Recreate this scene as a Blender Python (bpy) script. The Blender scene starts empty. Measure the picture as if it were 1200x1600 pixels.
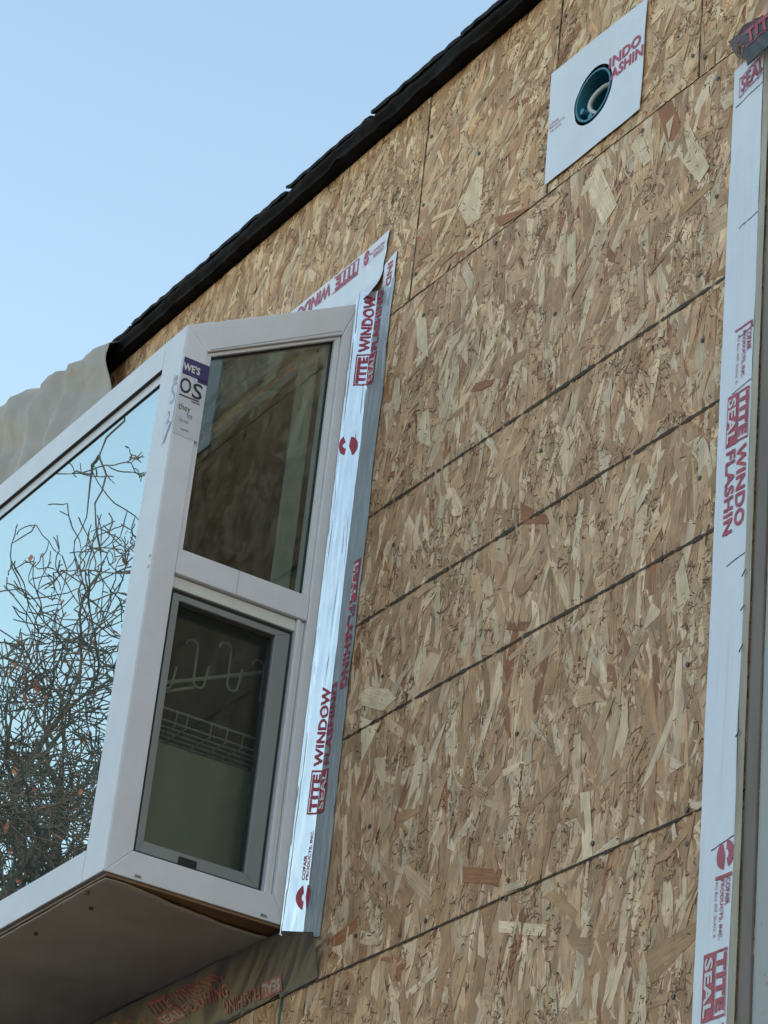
import bpy, bmesh, math, random
from mathutils import Vector, Matrix, noise
random.seed(11)
R = math.radians
scene = bpy.context.scene
COL = scene.collection

# ---------------------------------------------------------------- camera
cam = bpy.data.objects.new('camera', bpy.data.cameras.new('camera'))
COL.objects.link(cam)
cam.data.sensor_fit = 'HORIZONTAL'
cam.data.sensor_width = 36.0
cam.data.lens = 36.0 * 4361.0 / 1200.0
cam.data.clip_start = 0.1
cam.data.clip_end = 500.0
rt, up, fw = (0.5355, 0.8391, 0.0961), (0.3598, -0.3296, 0.8729), (-0.7641, 0.4329, 0.4784)
cam.matrix_world = Matrix(((rt[0], up[0], -fw[0], 2.6438), (rt[1], up[1], -fw[1], -2.0072),
                           (rt[2], up[2], -fw[2], -1.4112), (0, 0, 0, 1)))
scene.camera = cam

# ---------------------------------------------------------------- sky and sun
SUN_ELEV, SUN_AZ = R(20), R(45)          # azimuth clockwise from +Y: the sun is low behind the house
world = bpy.data.worlds.new('World')
scene.world = world
world.use_nodes = True
wn = world.node_tree.nodes
sky = wn.new('ShaderNodeTexSky')
sky.sky_type = 'NISHITA'
sky.sun_disc = False
sky.sun_elevation = SUN_ELEV
sky.sun_rotation = SUN_AZ
sky.air_density = 1.5
sky.dust_density = 0.4
sky.ozone_density = 0.45
world.node_tree.links.new(sky.outputs[0], wn['Background'].inputs[0])
wn['Background'].inputs[1].default_value = 0.15
sun = bpy.data.objects.new('sun', bpy.data.lights.new('sun', 'SUN'))
COL.objects.link(sun)
sun.data.energy = 2.0
sun.data.angle = R(0.5)
sun.data.color = (1.0, 0.88, 0.72)
sd = Vector((math.sin(SUN_AZ) * math.cos(SUN_ELEV), math.cos(SUN_AZ) * math.cos(SUN_ELEV), math.sin(SUN_ELEV)))
sun.rotation_euler = sd.to_track_quat('Z', 'Y').to_euler()
sun.location = (0, 20, 20)
scene.view_settings.view_transform = 'Standard'
scene.view_settings.look = 'None'
scene.view_settings.gamma = 1.0
scene.view_settings.use_curve_mapping = False
scene.view_settings.exposure = 1.22
scene.render.engine = 'CYCLES'
scene.cycles.max_bounces = 10
scene.cycles.transparent_max_bounces = 16


# ---------------------------------------------------------------- helpers
def material(name, color, rough=0.6, metal=0.0, spec=0.5, var=0.0, scale=20.0, bump=0.0, bscale=60.0,
             stretch=(1, 1, 1), coat=0.0, color2=None):
    m = bpy.data.materials.new(name)
    m.use_nodes = True
    n, l = m.node_tree.nodes, m.node_tree.links
    b = n['Principled BSDF']
    b.inputs['Base Color'].default_value = (*color, 1)
    b.inputs['Roughness'].default_value = rough
    b.inputs['Metallic'].default_value = metal
    b.inputs['Specular IOR Level'].default_value = spec
    b.inputs['Coat Weight'].default_value = coat
    b.inputs['Coat Roughness'].default_value = 0.15
    tc = n.new('ShaderNodeTexCoord')
    mp = n.new('ShaderNodeMapping')
    mp.inputs['Scale'].default_value = stretch
    l.new(tc.outputs['Object'], mp.inputs[0])
    if var or color2:
        nz = n.new('ShaderNodeTexNoise')
        nz.inputs['Scale'].default_value = scale
        nz.inputs['Detail'].default_value = 6
        nz.inputs['Roughness'].default_value = 0.65
        l.new(mp.outputs[0], nz.inputs['Vector'])
        cr = n.new('ShaderNodeValToRGB')
        cr.color_ramp.elements[0].position = 0.32
        cr.color_ramp.elements[1].position = 0.68
        c2 = color2 or tuple(min(1, c * (1 + var)) for c in color)
        c1 = color if color2 else tuple(c * (1 - var) for c in color)
        cr.color_ramp.elements[0].color = (*c1, 1)
        cr.color_ramp.elements[1].color = (*c2, 1)
        l.new(nz.outputs['Fac'], cr.inputs[0])
        l.new(cr.outputs[0], b.inputs['Base Color'])
    if bump:
        nb = n.new('ShaderNodeTexNoise')
        nb.inputs['Scale'].default_value = bscale
        nb.inputs['Detail'].default_value = 5
        l.new(mp.outputs[0], nb.inputs['Vector'])
        bp = n.new('ShaderNodeBump')
        bp.inputs['Strength'].default_value = bump
        bp.inputs['Distance'].default_value = 0.002
        l.new(nb.outputs['Fac'], bp.inputs['Height'])
        l.new(bp.outputs[0], b.inputs['Normal'])
    return m


def pane_material(name, tint, refl, rough=0.0, wave=0.0, dirt=0.0, dirtcol=(.5, .5, .5), reflcol=(1, 1, 1)):
    """coated window glass: tinted transmission, strong mirror coat that grows towards grazing view, thin dirt"""
    m = bpy.data.materials.new(name)
    m.use_nodes = True
    n, l = m.node_tree.nodes, m.node_tree.links
    n.remove(n['Principled BSDF'])
    out = n['Material Output']
    tr = n.new('ShaderNodeBsdfTransparent'); tr.inputs[0].default_value = (*tint, 1)
    gl = n.new('ShaderNodeBsdfGlossy'); gl.inputs['Roughness'].default_value = rough
    gl.inputs[0].default_value = (*reflcol, 1)
    lw = n.new('ShaderNodeFresnel'); lw.inputs[0].default_value = 1.5
    mr = n.new('ShaderNodeMapRange')
    mr.inputs['From Min'].default_value = 0.04; mr.inputs['From Max'].default_value = 0.5
    mr.inputs['To Min'].default_value = refl; mr.inputs['To Max'].default_value = min(1, refl + 0.5)
    l.new(lw.outputs[0], mr.inputs['Value'])
    mx = n.new('ShaderNodeMixShader')
    l.new(mr.outputs[0], mx.inputs[0]); l.new(tr.outputs[0], mx.inputs[1]); l.new(gl.outputs[0], mx.inputs[2])
    last = mx
    if dirt:
        df = n.new('ShaderNodeBsdfDiffuse'); df.inputs[0].default_value = (*dirtcol, 1)
        tc = n.new('ShaderNodeTexCoord')
        nz = n.new('ShaderNodeTexNoise'); nz.inputs['Scale'].default_value = 7; nz.inputs['Detail'].default_value = 8
        l.new(tc.outputs['Object'], nz.inputs['Vector'])
        m2 = n.new('ShaderNodeMath'); m2.operation = 'MULTIPLY'; m2.inputs[1].default_value = dirt * 2
        l.new(nz.outputs['Fac'], m2.inputs[0])
        mx2 = n.new('ShaderNodeMixShader')
        l.new(m2.outputs[0], mx2.inputs[0]); l.new(mx.outputs[0], mx2.inputs[1]); l.new(df.outputs[0], mx2.inputs[2])
        last = mx2
    if wave:
        tc = n.new('ShaderNodeTexCoord')
        nw = n.new('ShaderNodeTexNoise'); nw.inputs['Scale'].default_value = 3.0; nw.inputs['Detail'].default_value = 1
        l.new(tc.outputs['Object'], nw.inputs['Vector'])
        bp = n.new('ShaderNodeBump'); bp.inputs['Strength'].default_value = 1.0; bp.inputs['Distance'].default_value = wave
        l.new(nw.outputs['Fac'], bp.inputs['Height']); l.new(bp.outputs[0], gl.inputs['Normal'])
    l.new(last.outputs[0], out.inputs['Surface'])
    return m


def tag(o, label=None, cat=None, group=None, kind=None):
    if label: o['label'] = label
    if cat: o['category'] = cat
    if group: o['group'] = group
    if kind: o['kind'] = kind
    return o


def empty(name, loc=(0, 0, 0)):
    o = bpy.data.objects.new(name, None)
    o.empty_display_size = 0.1
    o.location = loc
    COL.objects.link(o)
    return o


def attach(o, parent):
    if parent is not None:
        o.parent = parent
        o.matrix_parent_inverse = Matrix.Translation(-world_loc(parent))
    return o


def world_loc(o):
    v = Vector(o.location)
    # every parent here is only translated; children of children keep an identity offset
    return v if o.parent is None else Vector((0, 0, 0)) + v


def obj(name, verts, faces, mat, parent=None, smooth=False):
    me = bpy.data.meshes.new(name)
    me.from_pydata([tuple(v) for v in verts], [], [tuple(f) for f in faces])
    me.update()
    if mat: me.materials.append(mat)
    if smooth:
        me.polygons.foreach_set('use_smooth', [True] * len(me.polygons))
    o = bpy.data.objects.new(name, me)
    COL.objects.link(o)
    return attach(o, parent)


def bm_obj(name, bm, mat, parent=None, smooth=False):
    me = bpy.data.meshes.new(name)
    bmesh.ops.recalc_face_normals(bm, faces=bm.faces)
    bm.to_mesh(me); bm.free()
    if mat: me.materials.append(mat)
    if smooth:
        me.polygons.foreach_set('use_smooth', [True] * len(me.polygons))
    o = bpy.data.objects.new(name, me)
    COL.objects.link(o)
    return attach(o, parent)


def prism(bm, pts, off):
    """pts: 3-D polygon, off: extrusion vector"""
    off = Vector(off)
    a = [bm.verts.new(p) for p in pts]
    b = [bm.verts.new(Vector(p) + off) for p in pts]
    fs = [bm.faces.new(a), bm.faces.new(b[::-1])]
    k = len(a)
    for i in range(k):
        fs.append(bm.faces.new((a[i], b[i], b[(i + 1) % k], a[(i + 1) % k])))
    return fs


def prism_obj(name, pts, off, mat, parent=None, bevel=0.0):
    bm = bmesh.new()
    prism(bm, pts, off)
    bmesh.ops.recalc_face_normals(bm, faces=bm.faces)
    if bevel:
        bmesh.ops.bevel(bm, geom=list(bm.edges), offset=bevel, segments=2, affect='EDGES', profile=0.5)
    return bm_obj(name, bm, mat, parent)


def box(name, x0, x1, y0, y1, z0, z1, mat, parent=None, bevel=0.0):
    return prism_obj(name, [(x0, y0, z0), (x1, y0, z0), (x1, y0, z1), (x0, y0, z1)], (0, y1 - y0, 0), mat, parent, bevel)


def tube(bm, pts, rad, seg=8, cap=True):
    pts = [Vector(p) for p in pts]
    rads = rad if isinstance(rad, (list, tuple)) else [rad] * len(pts)
    rings = []
    ref = Vector((0.3, 0.2, 0.93))
    for i, p in enumerate(pts):
        t = (pts[min(i + 1, len(pts) - 1)] - pts[max(i - 1, 0)])
        if t.length < 1e-9: t = Vector((0, 0, 1))
        t.normalize()
        a = t.cross(ref)
        if a.length < 0.05: a = t.cross(Vector((1, 0, 0)))
        a.normalize(); b = t.cross(a)
        rings.append([bm.verts.new(p + (a * math.cos(2 * math.pi * k / seg) + b * math.sin(2 * math.pi * k / seg)) * rads[i]) for k in range(seg)])
    for i in range(len(rings) - 1):
        for k in range(seg):
            bm.faces.new((rings[i][k], rings[i][(k + 1) % seg], rings[i + 1][(k + 1) % seg], rings[i + 1][k]))
    if cap:
        bm.faces.new(rings[0][::-1]); bm.faces.new(rings[-1])


def grid(name, nu, nv, fn, mat, parent=None, thick=0.0, smooth=True):
    vs = [fn(i / nu, j / nv) for j in range(nv + 1) for i in range(nu + 1)]
    fs = [(j * (nu + 1) + i, j * (nu + 1) + i + 1, (j + 1) * (nu + 1) + i + 1, (j + 1) * (nu + 1) + i)
          for j in range(nv) for i in range(nu)]
    o = obj(name, vs, fs, mat, parent, smooth)
    if thick:
        md = o.modifiers.new('thick', 'SOLIDIFY'); md.thickness = thick; md.offset = 0
    return o


# flat print ------------------------------------------------------------
_fonts = {}


def text_mesh(s, bold):
    key = (s, bold)
    if key in _fonts: return _fonts[key]
    cu = bpy.data.curves.new('print', 'FONT')
    cu.body = s; cu.size = 1.0; cu.offset = bold; cu.resolution_u = 3; cu.fill_mode = 'FRONT'
    cu.space_character = 1.0 + bold * 1.5
    o = bpy.data.objects.new('print', cu)
    COL.objects.link(o)
    bpy.context.view_layer.update()
    me = bpy.data.meshes.new_from_object(o.evaluated_get(bpy.context.evaluated_depsgraph_get()))
    vs = [(v.co.x, v.co.y) for v in me.vertices]
    fs = [tuple(p.vertices) for p in me.polygons]
    x0, x1 = min(v[0] for v in vs), max(v[0] for v in vs)
    y0, y1 = min(v[1] for v in vs), max(v[1] for v in vs)
    vs = [((x - x0) / (x1 - x0), (y - y0) / (y1 - y0)) for x, y in vs]
    bpy.data.objects.remove(o); bpy.data.meshes.remove(me)
    _fonts[key] = (vs, fs)
    return _fonts[key]


def lettering(items, fn, mat, parent, name='lettering'):
    """items: (string, u0, v0, u1, v1, bold) or ('#rect', u0, v0, u1, v1) or ('#logo', ...); fn maps (u, v) to the surface"""
    bm = bmesh.new()
    for it in items:
        s, u0, v0, u1, v1 = it[:5]
        if s == '#rect':
            k = max(1, int(abs(u1 - u0) * 30)); q = max(1, int(abs(v1 - v0) * 12))
            g = [[bm.verts.new((u0 + (u1 - u0) * i / k, v0 + (v1 - v0) * j / q, 0)) for i in range(k + 1)] for j in range(q + 1)]
            for j in range(q):
                for i in range(k):
                    bm.faces.new((g[j][i], g[j][i + 1], g[j + 1][i + 1], g[j + 1][i]))
        elif s == '#logo':
            cu, cv, ru, rv = (u0 + u1) / 2, (v0 + v1) / 2, (u1 - u0) / 2, (v1 - v0) / 2
            # a disc cut by a slanting bar, with a small notch left open in the upper half
            for a0, a1, r0 in ((20, 175, .35), (200, 355, 0.0)):
                steps = 14
                for i in range(steps):
                    t0, t1 = R(a0 + (a1 - a0) * i / steps), R(a0 + (a1 - a0) * (i + 1) / steps)
                    q = [(math.cos(t0) * r0, math.sin(t0) * r0), (math.cos(t0), math.sin(t0)), (math.cos(t1), math.sin(t1)), (math.cos(t1) * r0, math.sin(t1) * r0)]
                    if r0 == 0: q = q[:3]
                    bm.faces.new([bm.verts.new((cu + x * ru, cv + (y + (.08 if a0 < 100 else -.08)) * rv, 0)) for x, y in q])
        else:
            vs, fs = text_mesh(s, it[5] if len(it) > 5 else 0.02)
            nv = [bm.verts.new((u0 + (u1 - u0) * x, v0 + (v1 - v0) * y, 0)) for x, y in vs]
            for f in fs:
                try: bm.faces.new([nv[i] for i in f])
                except ValueError: pass
    bmesh.ops.triangulate(bm, faces=list(bm.faces))
    long = [e for e in bm.edges if e.calc_length() > 0.12]
    if long: bmesh.ops.subdivide_edges(bm, edges=long, cuts=2)
    for v in bm.verts:
        v.co = Vector(fn(v.co.x, v.co.y))
    return bm_obj(name, bm, mat, parent)


def full_print(seal=True):
    """the printed block of the flashing: TITE WINDOW over SEAL FLASHING, in a unit box"""
    red = [('TITE', .02, .56, .30, .95, .045), ('WINDOW', .36, .54, .97, .97, .03), ('FLASHING', .36, .03, .99, .46, .03),
           ('#rect', 0, .505, .33, .53), ('#rect', 0, .97, .33, 1.0), ('#rect', 0, .53, .012, .97), ('#rect', .318, .53, .33, .97),
           ('#rect', 0, 0, .33, .49)]
    white = [('SEAL', .025, .07, .31, .43, .03)]
    return red, white


def full_print_on(fn, lift_fn, parent, cut=1.0):
    red, white = full_print()
    if cut < 1.0:
        red = [('TITE', .02, .56, .30, .95, .045), ('WINDO', .36, .54, .87, .97, .03), ('FLASHIN', .36, .03, .89, .46, .03),
               ('#rect', 0, .505, .33, .53), ('#rect', 0, .97, .33, 1.0), ('#rect', 0, .53, .012, .97), ('#rect', .318, .53, .33, .97),
               ('#rect', 0, 0, .33, .49)]
    lettering(red, fn, M['print_red'], parent)
    lettering(white, lift_fn, M['print_white'], parent)


# ---------------------------------------------------------------- materials
M = {}
M['vinyl'] = material('white_vinyl', (.73, .725, .79), rough=.38, var=.05, scale=11, bump=.05, bscale=25)
M['vinyl_dirty'] = material('scuffed_vinyl', (.70, .69, .70), rough=.42, var=.07, scale=14, bump=.06, bscale=40)
M['gasket'] = material('black_gasket', (.02, .02, .022), rough=.6)
M['screen_frame'] = material('grey_screen_frame', (.27, .28, .29), rough=.4, metal=.2, var=.06, scale=12)
M['latch_black'] = material('black_plastic', (.012, .012, .014), rough=.5)  # black plastic of the screen latch
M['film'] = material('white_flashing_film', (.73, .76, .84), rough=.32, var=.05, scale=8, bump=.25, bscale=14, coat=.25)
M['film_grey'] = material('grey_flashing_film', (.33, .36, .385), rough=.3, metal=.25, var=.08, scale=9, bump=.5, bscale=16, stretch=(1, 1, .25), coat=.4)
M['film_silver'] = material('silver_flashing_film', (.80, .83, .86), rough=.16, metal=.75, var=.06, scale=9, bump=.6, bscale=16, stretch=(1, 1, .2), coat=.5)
M['film_under'] = material('shaded_flashing_film', (.070, .072, .078), rough=.38, var=.16, scale=7, bump=.5, bscale=18, coat=.06, spec=.2)  # flashing film with the shade of its downward face put into the colour
M['print_red'] = material('red_print', (.42, .035, .07), rough=.4, var=.25, scale=60)
M['print_red_shaded'] = material('shaded_red_print', (.30, .02, .045), rough=.4, var=.25, scale=60)  # same red print, darkened to carry the shade under the box
M['print_white'] = material('white_print', (.66, .66, .68), rough=.4)
M['soffit'] = material('brown_soffit', (.38, .335, .31), rough=.35, color2=(.56, .50, .47), scale=3.5, bump=.8, bscale=9, coat=.1)
M['stained_wood'] = material('stained_wood', (.13, .065, .03), rough=.6, color2=(.24, .13, .06), scale=9, stretch=(6, 1, 6), bump=.3, bscale=30)
M['shingle'] = material('charcoal_shingle', (.011, .010, .013), rough=.9, var=.5, scale=120, bump=.8, bscale=250)
M['felt'] = material('black_roofing_felt', (.010, .009, .011), rough=.85, spec=.2, var=.45, scale=25, bump=.6, bscale=60)
M['tarp'] = material('grey_beige_tarp', (.37, .325, .285), rough=.55, var=.08, scale=4, bump=.35, bscale=35)
M['trim_wood'] = material('cream_trim', (.50, .46, .38), rough=.6, color2=(.30, .25, .19), scale=10, stretch=(2, 2, .5), bump=.3, bscale=30)
M['trim_brown'] = material('shaded_brown_trim', (.19, .155, .13), rough=.6, var=.2, scale=10, stretch=(2, 2, .3))  # brown side strip, its recess shadow put into the colour
M['casing'] = material('grey_casing', (.36, .375, .37), rough=.45, var=.04, scale=5)
M['ground'] = material('grey_brown_soil', (.075, .072, .068), rough=.95, color2=(.05, .052, .042), scale=.6, bump=.5, bscale=4)
M['plaster'] = material('dark_plaster', (.13, .125, .11), rough=.8, var=.1, scale=2)
M['interior_green'] = material('olive_panel', (.33, .34, .27), rough=.6, var=.06, scale=3)
M['shade_house_wall'] = material('grey_siding', (.22, .21, .20), rough=.7, var=.08, scale=2)
M['olive_pale'] = material('pale_olive_board', (.40, .395, .32), rough=.6, var=.05, scale=3)
M['nail'] = material('dull_nail', (.10, .085, .07), rough=.5, metal=.5)
M['jamb_green'] = material('grey_green_jamb', (.24, .28, .27), rough=.5, var=.1, scale=9)
M['wire'] = material('coated_wire', (.50, .50, .47), rough=.35)
M['blue_plastic'] = material('blue_plastic', (.03, .17, .25), rough=.3, var=.1, scale=20)
M['cable'] = material('white_cable', (.62, .62, .58), rough=.4)
M['brown_tape'] = material('crumpled_brown_tape', (.06, .030, .030), rough=.35, color2=(.13, .07, .06), scale=25, bump=.6, bscale=40, coat=.05, spec=.2)
M['ink'] = material('black_ink_line', (.030, .022, .016), rough=.8, color2=(.085, .06, .042), scale=90)
M['teal'] = material('teal_film', (.01, .10, .11), rough=.4)
M['navy'] = material('navy_print', (.045, .03, .13), rough=.35, var=.15, scale=40)
M['black_print'] = material('black_print', (.02, .02, .035), rough=.4)
M['grey_print'] = material('faded_shaded_grey_print', (.36, .35, .42), rough=.4)
M['brown_print'] = material('brown_print', (.20, .15, .09), rough=.4)
M['sticker'] = material('clear_sticker', (.60, .60, .66), rough=.25, var=.06, scale=25, coat=.3)
M['bark'] = material('brown_bark', (.030, .024, .020), rough=.9, color2=(.065, .048, .036), scale=6, stretch=(1, 1, .4), bump=.4, bscale=30)
M['dead_leaf'] = material('dead_leaf', (.16, .05, .025), rough=.7, var=.35, scale=5)
M['steel'] = material('steel_staple', (.08, .08, .085), rough=.4, metal=.6)
M['front_glass'] = pane_material('coated_front_glass', (.70, .80, .78), .46, wave=.00025, reflcol=(.88, .98, .94), dirt=.05, dirtcol=(.55, .66, .66))
M['side_glass'] = pane_material('side_glass', (.86, .90, .87), .03, wave=.0002, dirt=.010, dirtcol=(.45, .5, .45))
M['roof_glass'] = pane_material('tinted_roof_glass', (.36, .41, .39), .03, rough=.1, dirt=.10, dirtcol=(.16, .20, .17))
M['far_glass'] = pane_material('far_glass', (.25, .30, .28), .25)


def screen_material():
    m = bpy.data.materials.new('insect_screen')
    m.use_nodes = True
    n, l = m.node_tree.nodes, m.node_tree.links
    b = n['Principled BSDF']
    b.inputs['Base Color'].default_value = (.06, .065, .06, 1)
    b.inputs['Roughness'].default_value = .7
    tr = n.new('ShaderNodeBsdfTransparent')
    mx = n.new('ShaderNodeMixShader'); mx.inputs[0].default_value = .12
    l.new(tr.outputs[0], mx.inputs[1]); l.new(b.outputs[0], mx.inputs[2])
    l.new(mx.outputs[0], n['Material Output'].inputs['Surface'])
    return m


M['screen'] = screen_material()


def strand_material():
    m = bpy.data.materials.new('osb_strands')
    m.use_nodes = True
    n, l = m.node_tree.nodes, m.node_tree.links
    b = n['Principled BSDF']
    b.inputs['Roughness'].default_value = .62
    b.inputs['Specular IOR Level'].default_value = .3
    ac = n.new('ShaderNodeAttribute'); ac.attribute_name = 'tone'
    ag = n.new('ShaderNodeAttribute'); ag.attribute_name = 'grain'
    mp = n.new('ShaderNodeMapping'); mp.inputs['Scale'].default_value = (14, 420, 1)
    l.new(ag.outputs['Vector'], mp.inputs[0])
    nz = n.new('ShaderNodeTexNoise'); nz.inputs['Scale'].default_value = 1; nz.inputs['Detail'].default_value = 4
    nz.inputs['Roughness'].default_value = .6
    l.new(mp.outputs[0], nz.inputs['Vector'])
    mr = n.new('ShaderNodeMapRange')
    mr.inputs['From Min'].default_value = .3; mr.inputs['From Max'].default_value = .72
    mr.inputs['To Min'].default_value = .70; mr.inputs['To Max'].default_value = 1.18
    l.new(nz.outputs['Fac'], mr.inputs['Value'])
    # resin and weather blotches, a colour of the wood itself
    tc = n.new('ShaderNodeTexCoord')
    n2 = n.new('ShaderNodeTexNoise'); n2.inputs['Scale'].default_value = 30; n2.inputs['Detail'].default_value = 5
    l.new(tc.outputs['Object'], n2.inputs['Vector'])
    mr2 = n.new('ShaderNodeMapRange')
    mr2.inputs['From Min'].default_value = .35; mr2.inputs['From Max'].default_value = .65
    mr2.inputs['To Min'].default_value = .84; mr2.inputs['To Max'].default_value = 1.1
    l.new(n2.outputs['Fac'], mr2.inputs['Value'])
    mu = n.new('ShaderNodeMath'); mu.operation = 'MULTIPLY'
    l.new(mr.outputs[0], mu.inputs[0]); l.new(mr2.outputs[0], mu.inputs[1])
    vm = n.new('ShaderNodeVectorMath'); vm.operation = 'SCALE'
    l.new(ac.outputs['Color'], vm.inputs[0]); l.new(mu.outputs[0], vm.inputs['Scale'])
    l.new(vm.outputs[0], b.inputs['Base Color'])
    bp = n.new('ShaderNodeBump'); bp.inputs['Strength'].default_value = .7; bp.inputs['Distance'].default_value = .0010
    l.new(nz.outputs['Fac'], bp.inputs['Height']); l.new(bp.outputs[0], b.inputs['Normal'])
    return m


M['strand'] = strand_material()
M['osb_core'] = material('osb_core', (.10, .062, .034), rough=.8, color2=(.24, .155, .09), scale=45, stretch=(3, 1, .7), bump=.6, bscale=60)

# ---------------------------------------------------------------- ground
obj('ground', [(-150, -150, -2.9), (150, -150, -2.9), (150, 150, -2.9), (-150, 150, -2.9)], [(0, 1, 2, 3)], M['ground'])['kind'] = 'structure'

# ---------------------------------------------------------------- house
house = tag(empty('house', (0, 0, -2.9)), 'house clad in bare tan strand board under a black shingled eave', 'house')
XS = -1.0204                      # right side plane of the garden window
HX0, HX1, HZ0, HZ1 = -2.46, -1.055, .135, 1.245   # the hole behind the garden window
COURSE = 1.2192
gap = .0016
panels = []                       # (x0, x1, z0, z1, mean grain angle, spread)
panels.append((-1.0467 + gap, 1.39, -COURSE, 0 - gap, 90, 15))
panels.append((-3.485, -1.0467 - gap, -COURSE, 0 - gap, 90, 15))
panels.append((-1.30 + gap, 1.14, 0 + gap, COURSE - gap, 88, 16))
panels.append((-3.74, -1.30 - gap, 0 + gap, COURSE - gap, 90, 18))
for a, b in ((-.083, .3234), (-.4774, -.083), (-.8864, -.4774)):
    panels.append((a + gap, b - gap, COURSE + gap, 1.661, 60, 34))
panels.append((-2.06, -.8864 - gap, COURSE + gap, 1.661, 78, 24))
panels.append((-3.28, -2.06 - gap, COURSE + gap, 1.661, 85, 20))
panels.append((.3234 + gap, 1.54, COURSE + gap, 1.661, 85, 20))

PALE, MID, TAN, RED, DARK = (.87, .625, .395), (.71, .445, .250), (.55, .315, .165), (.40, .168, .075), (.18, .088, .046)


PANEL_Z = 0


def tone(big=False):
    r = random.random() * (.925 if big else 1)
    if r < .23: c = PALE
    elif r < .55: c = MID
    elif r < .90: c = TAN
    elif r < .95: c = RED
    else: c = DARK  # dark brown slivers, also painted shade of crevices between flakes
    if PANEL_Z < 1.0: c = (c[0] * .97, c[1] * .98, c[2] * 1.04)
    k = random.uniform(.84, 1.12); w = random.uniform(-.05, .05)
    return (c[0] * k * (1 + w), c[1] * k, c[2] * k * (1 - w))


def clip(poly, ax, lim, keep_greater):
    out = []
    for i in range(len(poly)):
        a, b = poly[i], poly[(i + 1) % len(poly)]
        ina = (a[ax] >= lim) == keep_greater
        inb = (b[ax] >= lim) == keep_greater
        if ina: out.append(a)
        if ina != inb:
            t = (lim - a[ax]) / (b[ax] - a[ax])
            q = [a[0] + (b[0] - a[0]) * t, a[1] + (b[1] - a[1]) * t]
            q[ax] = lim
            out.append(tuple(q))
    return out


def strand_shape(cx, cz, L, W, ang):
    """a split wood flake: long, ends broken at a slant, edges a little ragged"""
    h = L / 2; w = W / 2
    s1, s2 = random.uniform(-.9, .9) * W, random.uniform(-.9, .9) * W
    b1, b2 = random.uniform(.25, 1), random.uniform(.25, 1)
    pts = [(-h - s1, -w * b1), (-h * .4, -w * random.uniform(.85, 1.1)), (h * .5, -w * random.uniform(.85, 1.1)), (h - s2, -w * b2),
           (h + s2, w * random.uniform(.25, 1)), (h * .35, w * random.uniform(.85, 1.1)), (-h * .5, w * random.uniform(.85, 1.1)), (-h + s1, w * random.uniform(.25, 1))]
    if random.random() < .35: pts.insert(4, (h + random.uniform(0, .2) * L * .4, random.uniform(-.3, .3) * W))
    c, s = math.cos(ang), math.sin(ang)
    return [(cx + x * c - y * s, cz + x * s + y * c) for x, y in pts]


def lay(poly, panel, depth, ang, col, store, cx, cz):
    x0, x1, z0, z1 = panel[:4]
    for ax, lim, g in ((0, x0, True), (0, x1, False), (1, z0, True), (1, z1, False)):
        if any((p[ax] >= lim) != g for p in poly):
            poly = clip(poly, ax, lim, g)
            if len(poly) < 3: return
    for p in poly:
        if HX0 < p[0] < HX1 and HZ0 < p[1] < HZ1: return
    if abs(cx + .36) < .17 and abs(cz - 1.35) < .17:
        for i in range(len(poly)):
            a, b = poly[i], poly[(i + 1) % len(poly)]
            for t in (0, .2, .4, .6, .8):
                if math.hypot(a[0] + (b[0] - a[0]) * t + .36, a[1] + (b[1] - a[1]) * t - 1.35) < .062: return
    tx, tz = random.gauss(0, .012), random.gauss(0, .008)
    c, s = math.cos(ang), math.sin(ang)
    off = random.random() * 9
    vs = [(x, -depth + tx * (x - cx) + tz * (z - cz), z) for x, z in poly]
    gr = [((x - cx) * c + (z - cz) * s + off, -(x - cx) * s + (z - cz) * c + off * 3, 0) for x, z in poly]
    k0, k1 = random.uniform(.88, 1.1), random.uniform(.88, 1.1)
    h = max(abs(g[0] - off) for g in gr) + 1e-6
    cols = [tuple(c * (k0 + (k1 - k0) * (.5 + .5 * (g[0] - off) / h)) for c in col) for g in gr]
    store.append((vs, cols, gr))


def strands_mesh(name, store, parent, solid=0.0):
    V, F, T, G = [], [], [], []
    for vs, col, gr in store:
        b = len(V); k = len(vs)
        V += vs; F.append(tuple(range(b, b + k))); T += col; G += gr
        if solid:
            V += [(x, y + solid, z) for x, y, z in vs]; T += [tuple(c * .8 for c in cc) for cc in col]; G += gr
            for i in range(k):
                F.append((b + i, b + (i + 1) % k, b + k + (i + 1) % k, b + k + i))
    o = obj(name, V, F, M['strand'], parent)
    a = o.data.attributes.new('tone', 'FLOAT_COLOR', 'POINT')
    a.data.foreach_set('color', [q for c in T for q in (*c, 1)])
    g = o.data.attributes.new('grain', 'FLOAT_VECTOR', 'POINT')
    g.data.foreach_set('vector', [q for c in G for q in c])
    return o


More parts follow.
